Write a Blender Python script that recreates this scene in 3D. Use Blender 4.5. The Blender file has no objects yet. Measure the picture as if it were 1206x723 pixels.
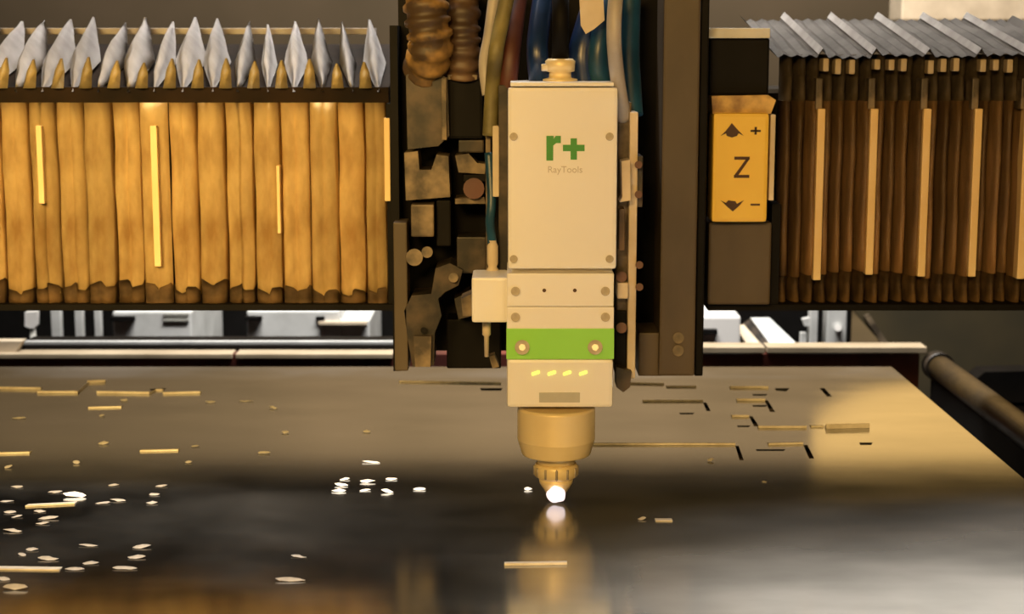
import bpy, bmesh, math, random
from mathutils import Vector, Matrix

# ------------------------------------------------------------------ camera, world, lights, exposure
S = bpy.context.scene
COL = S.collection
FPX, PITCH, ZC = 1946.0, math.radians(9.0), 0.529      # image taken as 1206x723
cd = bpy.data.cameras.new('camera'); cam = bpy.data.objects.new('camera', cd); COL.objects.link(cam)
cam.location = (0, 0, ZC); cam.rotation_euler = (math.pi / 2 - PITCH, 0, 0)
cd.lens = FPX / 1206 * 36; cd.sensor_width = 36; cd.clip_start = .02
cd.dof.use_dof = True; cd.dof.focus_distance = 1.9; cd.dof.aperture_fstop = 7.0
S.camera = cam

w = bpy.data.worlds.new('hall'); S.world = w; w.use_nodes = True
w.node_tree.nodes['Background'].inputs[0].default_value = (1.0, .80, .55, 1)
w.node_tree.nodes['Background'].inputs[1].default_value = .012

def area(name, loc, aim, sx, sy, power, col, spread=180):
    l = bpy.data.lights.new(name, 'AREA'); l.shape = 'ELLIPSE'; l.size = sx; l.size_y = sy
    l.energy = power; l.color = col; l.spread = math.radians(spread)
    o = bpy.data.objects.new(name, l); COL.objects.link(o); o.location = loc
    o.rotation_euler = (Vector(aim) - Vector(loc)).to_track_quat('-Z', 'Y').to_euler()
    return o
def spot(name, loc, aim, power, col, angle, blend, rad):
    l = bpy.data.lights.new(name, 'SPOT'); l.energy = power; l.color = col
    l.spot_size = math.radians(angle); l.spot_blend = blend; l.shadow_soft_size = rad
    o = bpy.data.objects.new(name, l); COL.objects.link(o); o.location = loc
    o.rotation_euler = (Vector(aim) - Vector(loc)).to_track_quat('-Z', 'Y').to_euler()
    return o
WARM = (1.0, .60, .185)
area('hall_lamp_front', (-.35, -.6, 1.15), (-.1, 2.2, .32), .5, .35, 37, WARM)
area('fill_front_right', (.75, -.4, .95), (.4, 2.2, .2), .4, .3, 10, WARM)  # added fill for the right bellows strips and yellow panel
area('fill_near', (.50, 1.14, .85), (.50, 1.20, 0), .6, .10, 8, (1.0, .92, .79), 64)  # added fill that greys only the front of the sheet
area('fill_left', (-.72, .9, .80), (-.46, 2.25, .30), .35, .35, 2.3, (1.0, .66, .22), 55)  # added fill to brighten the left bellows
area('hall_lamp_overhead', (-.3, 2.75, 2.3), (-.2, 2.62, 0), 2.2, .4, 16, (1.0, .90, .80))
area('hall_lamp_rear', (.1, 2.72, 1.9), (0, 3.3, -.2), 1.6, .2, 46, (1.0, .97, .92), 110)
area('fill_wall', (.4, 6.6, 3.6), (.2, 9.2, 1.4), 5.0, .5, 800, (1.0, .74, .40))  # added wash on the wall, so the rear sheet reflects warm brown
area('pool_light_right', (.80, 2.95, .20), (.64, 2.30, 0), .50, .24, .30, (1.0, .585, .15))  # unseen light added behind the right bellows for the sheet's warm pool

S.view_settings.view_transform = 'Standard'; S.view_settings.look = 'None'
S.view_settings.gamma = 1; S.view_settings.exposure = 0.0

# ------------------------------------------------------------------ helpers
RND = random.Random(11)
def Wp(u, v, Y):
    """world point seen at photo pixel (u,v) on the upright plane at depth Y"""
    c, s = math.cos(PITCH), math.sin(PITCH)
    a, b = (u - 603) / FPX, (361.5 - v) / FPX
    d = Vector((a, c + s * b, -s + c * b))
    return Vector((0, 0, ZC)) + d * (Y / d.y)
def Gp(u, v, z=0.0):
    """world point seen at (u,v) on the level plane at height z"""
    c, s = math.cos(PITCH), math.sin(PITCH)
    a, b = (u - 603) / FPX, (361.5 - v) / FPX
    d = Vector((a, c + s * b, -s + c * b))
    return Vector((0, 0, ZC)) + d * ((z - ZC) / d.z)
def X(u, Y, v=240): return Wp(u, v, Y).x
def Z(v, Y): return Wp(603, v, Y).z
def PX(Y): return 1.0 * Y / FPX          # metres in one pixel at depth Y (about)

def mat(name, c1, c2=None, rough=.6, metal=0.0, scale=12.0, bump=0.0, stretch=(1, 1, 1), lo=.35, hi=.65, r2=None, detail=4, vary=0.0, spec=None, emit=None, estr=0):
    m = bpy.data.materials.new(name); m.use_nodes = True
    nt = m.node_tree; b = nt.nodes['Principled BSDF']
    c2 = c2 or tuple(x * .82 for x in c1)
    tc = nt.nodes.new('ShaderNodeTexCoord'); mp = nt.nodes.new('ShaderNodeMapping'); mp.inputs['Scale'].default_value = stretch
    nz = nt.nodes.new('ShaderNodeTexNoise'); nz.inputs['Scale'].default_value = scale; nz.inputs['Detail'].default_value = detail
    rp = nt.nodes.new('ShaderNodeValToRGB')
    rp.color_ramp.elements[0].position = lo; rp.color_ramp.elements[1].position = hi
    rp.color_ramp.elements[0].color = (*c2, 1); rp.color_ramp.elements[1].color = (*c1, 1)
    L = nt.links.new
    L(tc.outputs['Object'], mp.inputs[0]); L(mp.outputs[0], nz.inputs['Vector']); L(nz.outputs['Fac'], rp.inputs[0])
    if vary:
        oi = nt.nodes.new('ShaderNodeObjectInfo'); hs = nt.nodes.new('ShaderNodeHueSaturation')
        m1 = nt.nodes.new('ShaderNodeMapRange'); m1.inputs[3].default_value = 1 - vary; m1.inputs[4].default_value = 1 + vary * .6
        L(oi.outputs['Random'], m1.inputs[0]); L(m1.outputs[0], hs.inputs['Value']); L(rp.outputs[0], hs.inputs['Color'])
        L(hs.outputs[0], b.inputs['Base Color'])
    else:
        L(rp.outputs[0], b.inputs['Base Color'])
    if spec is not None: b.inputs['Specular IOR Level'].default_value = spec
    b.inputs['Roughness'].default_value = rough; b.inputs['Metallic'].default_value = metal
    if r2 is not None:
        mr = nt.nodes.new('ShaderNodeMapRange'); mr.inputs[1].default_value = lo; mr.inputs[2].default_value = hi
        mr.inputs[3].default_value = r2; mr.inputs[4].default_value = rough
        L(nz.outputs['Fac'], mr.inputs[0]); L(mr.outputs[0], b.inputs['Roughness'])
    if bump:
        bp = nt.nodes.new('ShaderNodeBump'); bp.inputs['Strength'].default_value = bump; bp.inputs['Distance'].default_value = .004
        L(nz.outputs['Fac'], bp.inputs['Height']); L(bp.outputs[0], b.inputs['Normal'])
    if emit:
        b.inputs['Emission Color'].default_value = (*emit, 1); b.inputs['Emission Strength'].default_value = estr
    return m

M = {}
M['sheet'] = mat('dark_steel', (.50, .51, .52), (.32, .33, .335), rough=.175, r2=.12, metal=.97, scale=4.5, bump=.02, stretch=(1, 2.2, 1), lo=.30, hi=.70, detail=7)
M['kerf'] = mat('bare_cut_steel', (.95, .90, .80), (.78, .72, .62), rough=.5, scale=60)
M['fleck'] = mat('bright_scrap', (.74, .72, .69), (.5, .48, .46), rough=.35, scale=90)
M['fabric'] = mat('tan_fabric', (.82, .60, .27), (.50, .30, .105), rough=.7, spec=.2, scale=11, stretch=(3, 3, 1.3), bump=.06, vary=.20, lo=.30, hi=.60)
M['fabric_lower'] = mat('darker_brown_fabric', (.36, .215, .09), (.09, .055, .026), rough=.7, vary=.35, scale=22, bump=.1, lo=.40, hi=.70)  # darker brown for the lower end of the pleats
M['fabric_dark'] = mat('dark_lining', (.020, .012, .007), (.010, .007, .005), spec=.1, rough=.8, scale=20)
M['crest'] = mat('grey_crest_fabric', (.46, .44, .44), (.33, .31, .30), rough=.75, vary=.22, scale=22, bump=.2)  # grey fabric of the pleat tops, apart from the tan fronts
M['fabric_brown'] = mat('brown_fabric', (.50, .30, .145), (.21, .125, .058), vary=.45, rough=.5, scale=10, stretch=(4, 4, .7), bump=.12)
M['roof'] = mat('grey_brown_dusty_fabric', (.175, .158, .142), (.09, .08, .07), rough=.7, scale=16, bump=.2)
M['ridge'] = mat('pale_fold_edge', (.42, .39, .36), (.28, .25, .23), rough=.7, scale=25)
M['strip'] = mat('yellow_guide_strip', (.92, .70, .36), (.80, .56, .26), rough=.45, scale=14, stretch=(1, 1, .5))
M['white'] = mat('white_paint', (.86, .83, .80), (.80, .77, .73), rough=.38, scale=5, lo=.2, hi=.8)
M['whitecab'] = mat('pale_cabinet_paint', (.70, .70, .68), (.52, .52, .50), rough=.5, scale=14)
M['green'] = mat('green_band', (.30, .72, .095), (.27, .67, .085), rough=.4, scale=8)
M['green_print'] = mat('green_print', (.05, .30, .045), (.045, .26, .04), rough=.5, scale=30)
M['grey_print'] = mat('grey_print', (.55, .50, .44), (.5, .45, .4), rough=.5, scale=30)
M['vent'] = mat('grey_vent', (.50, .49, .44), (.44, .43, .38), rough=.5, scale=40)
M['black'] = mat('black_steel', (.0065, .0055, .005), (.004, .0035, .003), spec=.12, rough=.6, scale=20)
M['column'] = mat('brown_painted_steel', (.098, .072, .045), (.070, .050, .030), rough=.55, scale=14, bump=.05, stretch=(1, 1, .5))
M['iron'] = mat('grimy_iron', (.075, .05, .03), (.012, .009, .006), rough=.5, scale=30, lo=.42, hi=.66, bump=.15)
M['iron_pale'] = mat('worn_pale_metal', (.26, .19, .115), (.055, .04, .025), rough=.5, scale=34, lo=.40, hi=.68, bump=.15)
M['rail_beige'] = mat('beige_rail_paint', (.50, .40, .27), (.36, .28, .18), rough=.5, scale=9)
M['beige'] = mat('beige_metal', (.72, .60, .44), (.55, .45, .32), rough=.5, scale=16)
M['steel'] = mat('machined_steel', (.70, .66, .60), (.52, .49, .44), rough=.28, metal=.85, scale=30)
M['nozzle'] = mat('satin_nozzle_metal', (.88, .72, .40), (.80, .64, .35), rough=.36, metal=.12, scale=12)
M['screw'] = mat('screw_steel', (.42, .37, .30), (.28, .24, .19), rough=.5, metal=.2, scale=80)
M['red'] = mat('dark_red_paint', (.15, .030, .018), (.07, .016, .011), rough=.5, scale=14)
M['tube'] = mat('worn_brass_tube', (.12, .078, .030), (.05, .034, .016), rough=.32, metal=.3, scale=16, stretch=(2, .6, 2), r2=.5)
M['yellow'] = mat('yellow_panel', (.95, .64, .10), (.90, .58, .085), rough=.42, scale=9)
M['yellow_worn'] = mat('worn_yellow', (.72, .47, .15), (.22, .12, .05), rough=.6, scale=34)
M['dark_print'] = mat('dark_print', (.075, .028, .010), (.05, .018, .008), rough=.6, scale=40)
M['hose_yellow'] = mat('ochre_hose', (.52, .30, .085), (.06, .035, .016), rough=.5, scale=16, lo=.42, hi=.60)
M['hose_brown'] = mat('brown_hose', (.15, .085, .04), (.04, .022, .012), rough=.5, scale=18)
M['hose_blue'] = mat('blue_hose', (.013, .045, .17), (.006, .018, .07), rough=.3, scale=18)
M['hose_teal'] = mat('teal_hose', (.018, .085, .16), (.008, .04, .08), rough=.35, scale=20)
M['hose_grey'] = mat('grey_hose', (.55, .50, .46), (.38, .34, .31), rough=.45, scale=18)
M['cable_green'] = mat('olive_cable', (.26, .22, .08), (.09, .075, .03), rough=.5, scale=18)
M['cable_dark'] = mat('dark_red_cable', (.11, .03, .02), (.06, .018, .012), rough=.5, scale=18)
M['floor'] = mat('dusty_concrete', (.055, .048, .04), (.035, .03, .024), rough=.8, scale=2.2)
M['board'] = mat('dim_brown_board', (.058, .041, .014), (.032, .025, .009), rough=.8, scale=5)
M['wall'] = mat('dim_hall_wall', (.11, .095, .085), (.08, .07, .06), rough=.9, scale=1.5)
M['wall_dark'] = mat('darkened_lower_wall', (.028, .024, .026), (.018, .016, .017), rough=.8, scale=1.5)
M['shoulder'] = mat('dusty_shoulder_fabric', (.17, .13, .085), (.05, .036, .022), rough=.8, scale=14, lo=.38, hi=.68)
M['gusset'] = mat('pale_gusset_fabric', (.70, .56, .27), (.44, .33, .15), rough=.6, scale=30, vary=.25)
M['led'] = mat('led', (.9, .9, .2), rough=.4, emit=(.80, 1.0, .10), estr=1.6)
M['plasma'] = mat('glowing_cut', (1, .9, .85), rough=.4, emit=(1.0, .84, .86), estr=1.15)
M['spark'] = mat('glowing_spark', (1, .9, .7), rough=.4, emit=(1.0, .90, .74), estr=1.5)

_nt = M['sheet'].node_tree; _b = _nt.nodes['Principled BSDF']      # dull patches of mill scale on the bright sheet
_n = _nt.nodes.new('ShaderNodeTexNoise'); _n.inputs['Scale'].default_value = 3.2; _n.inputs['Detail'].default_value = 6
_m = _nt.nodes.new('ShaderNodeMapRange'); _m.inputs[1].default_value = .38; _m.inputs[2].default_value = .62; _m.inputs[3].default_value = .99; _m.inputs[4].default_value = .94
_t = _nt.nodes.new('ShaderNodeTexCoord'); _nt.links.new(_t.outputs['Object'], _n.inputs['Vector'])
# grey light on the sheet's front right, painted in as lower metallic
_s = _nt.nodes.new('ShaderNodeSeparateXYZ'); _nt.links.new(_t.outputs['Object'], _s.inputs[0])
_fx = _nt.nodes.new('ShaderNodeMapRange'); _fx.interpolation_type = 'SMOOTHSTEP'; _fx.inputs[1].default_value = .20; _fx.inputs[2].default_value = .62
_fy = _nt.nodes.new('ShaderNodeMapRange'); _fy.interpolation_type = 'SMOOTHSTEP'; _fy.inputs[1].default_value = .08; _fy.inputs[2].default_value = -.40
_nt.links.new(_s.outputs[0], _fx.inputs[0]); _nt.links.new(_s.outputs[1], _fy.inputs[0])
_p = _nt.nodes.new('ShaderNodeMath'); _p.operation = 'MULTIPLY'; _nt.links.new(_fx.outputs[0], _p.inputs[0]); _nt.links.new(_fy.outputs[0], _p.inputs[1])
_q = _nt.nodes.new('ShaderNodeMath'); _q.operation = 'MULTIPLY_ADD'; _q.inputs[1].default_value = .95
_nt.links.new(_p.outputs[0], _q.inputs[0]); _nt.links.new(_n.outputs['Fac'], _q.inputs[2])
_m.clamp = True; _m.inputs[1].default_value = .42; _m.inputs[2].default_value = 1.45; _m.inputs[4].default_value = .45
_nt.links.new(_q.outputs[0], _m.inputs[0]); _nt.links.new(_m.outputs[0], _b.inputs['Metallic'])

ROOTLOC = {}
def tag(o, label=None, cat=None, group=None, kind=None):
    if label: o['label'] = label
    if cat: o['category'] = cat
    if group: o['group'] = group
    if kind: o['kind'] = kind
    return o
def thing(name, label, cat, loc, group=None):
    o = bpy.data.objects.new(name, None); o.empty_display_size = .03; COL.objects.link(o); o.location = loc
    ROOTLOC[o] = Vector(loc)
    return tag(o, label, cat, group)
class MB:
    """collects shapes given in world coordinates; build() links them as ONE mesh object"""
    def __init__(s): s.bm = bmesh.new()
    def box(s, x0, x1, y0, y1, z0, z1, bev=0.0):
        t = bmesh.new()
        bmesh.ops.create_cube(t, size=1)
        for vv in t.verts:
            vv.co = Vector(((x0 + x1) / 2 + vv.co.x * (x1 - x0), (y0 + y1) / 2 + vv.co.y * (y1 - y0), (z0 + z1) / 2 + vv.co.z * (z1 - z0)))
        if bev: bmesh.ops.bevel(t, geom=t.edges[:], offset=bev, segments=2, affect='EDGES', profile=.6)
        s._merge(t); return s
    def pbox(s, u0, v0, u1, v1, Y, dep, bev=0.0):
        vm = (v0 + v1) / 2
        return s.box(X(u0, Y, vm), X(u1, Y, vm), Y, Y + dep, Z(v1, Y), Z(v0, Y), bev)
    def _merge(s, t):
        me = bpy.data.meshes.new('t'); t.to_mesh(me); t.free(); s.bm.from_mesh(me); bpy.data.meshes.remove(me)
    def cyl(s, p0, p1, r0, r1=None, n=20, smooth=True, cap=True):
        r1 = r0 if r1 is None else r1
        p0, p1 = Vector(p0), Vector(p1); d = (p1 - p0).normalized()
        a = d.orthogonal().normalized(); b = d.cross(a)
        A = [s.bm.verts.new(p0 + (a * math.cos(2 * math.pi * i / n) + b * math.sin(2 * math.pi * i / n)) * r0) for i in range(n)]
        B = [s.bm.verts.new(p1 + (a * math.cos(2 * math.pi * i / n) + b * math.sin(2 * math.pi * i / n)) * r1) for i in range(n)]
        for i in range(n):
            f = s.bm.faces.new((A[i], A[(i + 1) % n], B[(i + 1) % n], B[i])); f.smooth = smooth
        if cap: s.bm.faces.new(A[::-1]); s.bm.faces.new(B)
        return s
    def lathe(s, cx, cy, prof, n=32):
        rings = [[s.bm.verts.new((cx + r * math.cos(2 * math.pi * i / n), cy + r * math.sin(2 * math.pi * i / n), z)) for i in range(n)] for r, z in prof]
        for a, b in zip(rings, rings[1:]):
            for i in range(n):
                f = s.bm.faces.new((a[i], a[(i + 1) % n], b[(i + 1) % n], b[i])); f.smooth = True
        s.bm.faces.new(rings[0][::-1]); s.bm.faces.new(rings[-1]); return s
    def tube(s, pts, r, n=10, rib=0.0, ribstep=2):
        pts = [Vector(p) for p in pts]; rings = []
        fine = []
        m = 8 if not rib else 14
        for i in range(len(pts) - 1):
            p0 = pts[max(i - 1, 0)]; p1 = pts[i]; p2 = pts[i + 1]; p3 = pts[min(i + 2, len(pts) - 1)]
            for k in range(m):
                t = k / m
                fine.append(.5 * ((2 * p1) + (p2 - p0) * t + (2 * p0 - 5 * p1 + 4 * p2 - p3) * t * t + (3 * p1 - p0 - 3 * p2 + p3) * t ** 3))
        fine.append(pts[-1])
        ref = Vector((0, 1, .01))
        for i, p in enumerate(fine):
            d = (fine[min(i + 1, len(fine) - 1)] - fine[max(i - 1, 0)]).normalized()
            a = d.cross(ref).normalized(); b = d.cross(a)
            rr = r + (rib if (i // ribstep) % 2 else 0)
            rings.append([s.bm.verts.new(p + (a * math.cos(2 * math.pi * k / n) + b * math.sin(2 * math.pi * k / n)) * rr) for k in range(n)])
        for a, b in zip(rings, rings[1:]):
            for i in range(n):
                f = s.bm.faces.new((a[i], a[(i + 1) % n], b[(i + 1) % n], b[i])); f.smooth = True
        s.bm.faces.new(rings[0][::-1]); s.bm.faces.new(rings[-1]); return s
    def prism(s, poly, dirv):
        """poly: list of world points (planar), extruded by dirv"""
        dv = Vector(dirv)
        A = [s.bm.verts.new(Vector(p)) for p in poly]; B = [s.bm.verts.new(Vector(p) + dv) for p in poly]
        n = len(A)
        for i in range(n): s.bm.faces.new((A[i], A[(i + 1) % n], B[(i + 1) % n], B[i]))
        s.bm.faces.new(A[::-1]); s.bm.faces.new(B); return s
    def pprism(s, uv, Y, dep): return s.prism([Wp(u, v, Y) for u, v in uv], (0, dep, 0))
    def grid(s, rows, smooth=True, thick=0.0):
        """rows of points -> skin; thick adds a backing so that it has real thickness"""
        V = [[s.bm.verts.new(Vector(p)) for p in r] for r in rows]
        fs = []
        for a, b in zip(V, V[1:]):
            for i in range(len(a) - 1):
                f = s.bm.faces.new((a[i], a[i + 1], b[i + 1], b[i])); f.smooth = smooth; fs.append(f)
        if thick: bmesh.ops.solidify(s.bm, geom=fs, thickness=thick)
        return s
    def build(s, name, m, parent=None, fix=True):
        if fix: bmesh.ops.recalc_face_normals(s.bm, faces=s.bm.faces[:])
        vs = [vv.co for vv in s.bm.verts]
        lo = Vector((min(c.x for c in vs), min(c.y for c in vs), min(c.z for c in vs)))
        hi = Vector((max(c.x for c in vs), max(c.y for c in vs), max(c.z for c in vs)))
        org = Vector(((lo.x + hi.x) / 2, (lo.y + hi.y) / 2, lo.z))
        bmesh.ops.translate(s.bm, verts=s.bm.verts[:], vec=-org)
        me = bpy.data.meshes.new(name); s.bm.to_mesh(me); s.bm.free(); me.materials.append(M[m])
        o = bpy.data.objects.new(name, me); COL.objects.link(o)
        ROOTLOC[o] = org
        o.location = org - (ROOTLOC[parent] if parent else Vector((0, 0, 0)))
        if parent: o.parent = parent
        return o
def copy_part(src, parent, at):
    c = src.copy(); COL.objects.link(c); c.parent = parent; ROOTLOC[c] = Vector(at)
    c.location = Vector(at) - ROOTLOC[parent]; return c
def text(name, body, size, at, m, parent, wide=1.0, thick=.0006):
    cu = bpy.data.curves.new(name, 'FONT'); cu.body = body; cu.size = size; cu.align_x = 'CENTER'; cu.align_y = 'CENTER'; cu.extrude = thick
    t = bpy.data.objects.new(name + '_curve', cu); COL.objects.link(t)
    bpy.context.view_layer.update()
    me = bpy.data.meshes.new_from_object(t.evaluated_get(bpy.context.evaluated_depsgraph_get()))
    bpy.data.objects.remove(t)
    me.transform(Matrix.Rotation(math.pi / 2, 4, 'X') @ Matrix.Diagonal((wide, 1, 1, 1))); me.materials.clear(); me.materials.append(M[m])
    o = bpy.data.objects.new(name, me); COL.objects.link(o); o.parent = parent; o.location = Vector(at) - ROOTLOC[parent]
    return o

# ------------------------------------------------------------------ setting: floor and hall wall
FL = -.85
o = MB().box(-7, 7, -2.5, 9.2, FL - .1, FL).build('floor', 'floor'); tag(o, kind='structure')
o = MB().box(-7, 7, 9.2, 9.4, FL, 4.5).build('wall_back', 'wall'); tag(o, kind='structure')
o = MB().box(-7, 7, 9.17, 9.2, FL, .98, .005).build('darkening_panel_1', 'wall_dark'); tag(o, kind='structure')  # added dark panel that keeps the low wall dim behind the crests

# ------------------------------------------------------------------ cutting table
YB = 2.704
XR = Gp(1049, 431).x
XL = -1.25
YR = YB + .25
tab = thing('cutting_table', 'long cutting table with dark red far rail under the steel sheet', 'table', (0, 2.0, FL))
zc0 = Z(416, YR + .012)
MB().box(XL, X(1090, YR + .012), YR + .012, YR + .05, -.14, zc0 - .002).build('far_rail', 'red', tab)
def cap(u0, u1, v0, v1, Y, dep, m, name):
    z1 = Z(v1, Y)
    Yb = Y + dep
    MB().box(X(u0, Y, 415), X(u1, Y, 415), Y, Yb, z1 - .003, z1 + .004).build(name, m, tab)
for u0, u1 in ((-260, 273), (277, 462)): MB().pbox(u0, 417, u1, 422.5, YR, .05, .0012).build('rail_cap', 'rail_beige', tab)
for u0, u1 in ((820, 901), (904, 1092)): MB().pbox(u0, 409, u1, 416, YR, .05, .0012).build('rail_cap', 'rail_beige', tab)
# white ledge and dark slot behind it on the left
MB().pbox(-260, 402, 470, 408, YR + .06, .012, .001).build('rear_ledge', 'whitecab', tab)
MB().pbox(22, 407, 470, 418, YR + .045, .10).build('slot_channel', 'black', tab)
MB().pprism([(-8, 402), (26, 402), (17, 417), (-8, 418)], YR + .02, .03).build('ledge_end', 'beige', tab)
# right side tube, its mouth, and dark trough wall
t0, t1 = Wp(1103, 430, YR + .01), Gp(1103 + (1103 - 603) * .9, 430 + (430 - 53) * .9, Wp(1103, 430, YR + .01).z)
tb = MB().cyl((t0.x, YR + .01, t0.z), (t0.x, 1.15, t0.z), .0225, n=28).build('side_tube', 'tube', tab)
MB().cyl((t0.x, YR + .012, t0.z), (t0.x, YR - .02, t0.z), .027, n=28).build('tube_collar', 'iron', tab)
MB().box(t0.x - .012, t0.x + .012, 1.15, YR, -.30, t0.z - .02).build('side_plate', 'black', tab)
MB().box(XR - .02, XR - .008, 1.15, YB, -.30, -.012).build('inner_plate', 'black', tab)
MB().box(XL, t0.x, 1.15, YR + .05, -.34, -.30).build('tray', 'black', tab)
for x in (XL + .05, t0.x - .01):
    for y in (1.22, YR - .02):
        MB().box(x - .04, x + .04, y - .04, y + .04, FL, -.34).build('leg', 'iron', tab)
slb = MB().box(XL, XR - .03, 1.30, 1.304, -.30, -.0045).build('support_slat', 'iron', tab)
for k in range(1, 14): copy_part(slb, tab, ROOTLOC[slb] + Vector((0, k * .1, 0)))

# ------------------------------------------------------------------ steel sheet with cut lines
sheet = thing('steel_sheet', 'large dark steel sheet with cut lines lying on the table', 'metal sheet', (0, 2.0, 0))
bright = [  # pixel polylines of cut edges, pixel height of the bright edge
    ([(-4, 458), (48, 459)], 3.2), ([(44, 463), (92, 463)], 3), ([(92, 463), (104, 452)], 2.4), ([(103, 451), (124, 450)], 3.2),
    ([(114, 463), (176, 464)], 3), ([(176, 464), (184, 460), (192, 460)], 2.2), ([(192, 464), (236, 463)], 2.6),
    ([(104, 481), (143, 480)], 2), ([(-4, 535), (35, 534)], 2.4), ([(165, 532), (210, 531)], 2.2), ([(-4, 671), (70, 672)], 2),
    ([(30, 597), (88, 594)], 2.2), ([(470, 450), (590, 452)], 2), ([(860, 457), (905, 457)], 2.6), ([(868, 472), (901, 472)], 3),
    ([(862, 491), (882, 491)], 2.6), ([(893, 504), (950, 504)], 3), ([(955, 503), (970, 503)], 2.2), ([(973, 505), (1024, 504)], 6.5),
    ([(690, 524), (866, 524)], 2.6), ([(905, 524), (946, 523)], 2.6), ([(738, 452), (782, 453)], 2.2), ([(785, 456), (820, 456)], 2.0),
    ([(757, 473), (828, 473)], 2.4), ([(594, 666), (668, 665)], 3.4), ([(772, 614), (792, 614)], 1.5)]
dark = [[(912, 457), (930, 457), (926, 461), (914, 460)], [(965, 457), (971, 457), (980, 467), (974, 467)],
        [(900, 471), (904, 471), (913, 485), (907, 485)], [(882, 490), (886, 490), (894, 502), (888, 502)],
        [(886, 464), (904, 464), (902, 466), (887, 466)], [(866, 525), (870, 525), (876, 542), (871, 542)],
        [(946, 524), (951, 524), (959, 540), (953, 540)], [(1012, 521), (1028, 521), (1026, 524), (1013, 524)],
        [(828, 474), (832, 474), (837, 484), (832, 484)], [(868, 501), (884, 501), (882, 503), (869, 503)],
        [(890, 529), (925, 529), (923, 531), (891, 531)], [(176, 458), (196, 457), (194, 459), (178, 460)],
        [(565, 457), (592, 457), (590, 460), (567, 460)], [(886, 477), (904, 477), (902, 479), (887, 479)],
        [(800, 486), (818, 486), (816, 488), (801, 488)]]
bm = bmesh.new()
def loop(pts):
    vs = [bm.verts.new(p) for p in pts]
    for i in range(len(vs)): bm.edges.new((vs[i], vs[(i + 1) % len(vs)]))
loop([(XL, YB, 0), (XR, YB, 0), (XR, 1.15, 0), (XL, 1.15, 0)])
for d in dark: loop([Gp(u, v) for u, v in d])
bmesh.ops.triangle_fill(bm, edges=bm.edges[:], use_beauty=True, use_dissolve=False)
for f in bm.faces:
    f.normal_update()
    if f.normal.z < 0: f.normal_flip()
ex = bmesh.ops.extrude_face_region(bm, geom=bm.faces[:])
bmesh.ops.translate(bm, verts=[g for g in ex['geom'] if isinstance(g, bmesh.types.BMVert)], vec=(0, 0, -.004))
mb = MB(); mb.bm.free(); mb.bm = bm
mb.build('plate', 'sheet', sheet)
for pts, h in bright:
    mb = MB(); P = [Gp(u, v) for u, v in pts]
    for a, b in zip(P, P[1:]):
        hh = h * PX(a.y) * .95
        rows = [[(a.x, a.y - .0012, .0002), (b.x, b.y - .0012, .0002)], [(a.x, a.y - .0006, hh), (b.x, b.y - .0006, hh)], [(a.x, a.y + .012, .0002), (b.x, b.y + .012, .0002)]]
        V = [[mb.bm.verts.new(p) for p in r] for r in rows]
        mb.bm.faces.new((V[0][0], V[0][1], V[1][1], V[1][0])); mb.bm.faces.new((V[1][0], V[1][1], V[2][1], V[2][0])); mb.bm.faces.new((V[2][0], V[2][1], V[0][1], V[0][0]))
        mb.bm.faces.new((V[0][0], V[1][0], V[2][0])); mb.bm.faces.new((V[0][1], V[2][1], V[1][1]))
    mb.build('cut_edge', 'kerf', sheet)

def fleck(name, u, v, wpx, hpx, m, label, cat, group, slant=0.0):
    p = Gp(u, v); k = PX(p.y); a = wpx * k / 2; h = hpx * k * .62
    mb = MB()
    n = 8; ring = []; sk = RND.uniform(-.5, .5)
    for i in range(n):
        t = 2 * math.pi * i / n; q = RND.uniform(.55, 1.1); cc = math.cos(t)
        ring.append((a * cc * (1.1 if i in (0, 4) else q), min(1, max(0, .5 + .5 * math.sin(t) * q + sk * cc * .7))))
    F = [mb.bm.verts.new((p.x + x, p.y - .004 + .006 * z, .0004 + max(0, z) * h + slant * x)) for x, z in ring]
    B = [mb.bm.verts.new((p.x + x, p.y - .0025 + .0065 * z, .0002 + max(0, z) * h * .9 + slant * x)) for x, z in ring]
    lowest = min(vv.co.z for vv in F + B)
    for vv in F + B: vv.co.z += .0003 - lowest
    for i in range(n): mb.bm.faces.new((F[i], F[(i + 1) % n], B[(i + 1) % n], B[i]))
    mb.bm.faces.new(F[::-1]); mb.bm.faces.new(B)
    tag(mb.build(name, m), label, cat, group)
G1 = [(20, 574, 14, 3), (65, 580, 16, 3), (8, 591, 16, 3), (12, 604, 14, 4), (20, 609, 11, 3), (47, 603, 14, 3), (57, 611, 22, 5), (50, 617, 15, 4), (15, 626, 22, 5),
      (121, 593, 16, 3), (139, 590, 18, 4), (134, 572, 12, 3), (190, 573, 13, 3), (182, 583, 12, 4), (179, 593, 13, 4)]
for g in G1: fleck('metal_fleck', *g, 'fleck', 'thin pale metal fleck scattered on dark sheet near left edge', 'scrap', 'pale flecks on the dark left of the sheet')
G2 = [(104, 643, 22, 4), (38, 648, 14, 4), (26, 654, 10, 3), (57, 659, 24, 6), (167, 645, 20, 5), (161, 657, 20, 5), (147, 670, 28, 5), (88, 671, 22, 5), (107, 664, 18, 4), (4, 683, 16, 5), (18, 694, 28, 11), (342, 684, 34, 7), (352, 656, 18, 3)]
G2L = ['thin pale chip alone left of the stacked pair, front left of sheet', 'small pale chip, upper of two beside the front left corner', 'tiniest pale chip at front left, right below a small chip', 'thick pale chip behind the front left cut line',
       'upper chip of the stacked pair at front left of sheet', 'lower chip of the stacked pair at front left of sheet', 'long pale chip directly below the stacked pair at front left', 'pale chip at right end of the front left cut line',
       'pale chip behind and right of the front left cut line end', 'pale chip touching the left frame edge near front corner', 'largest ragged pale scrap in the front left corner of sheet', 'broad pale chip alone at front, halfway to the nozzle reflection', 'small chip just behind the broad lone chip at front']
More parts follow.
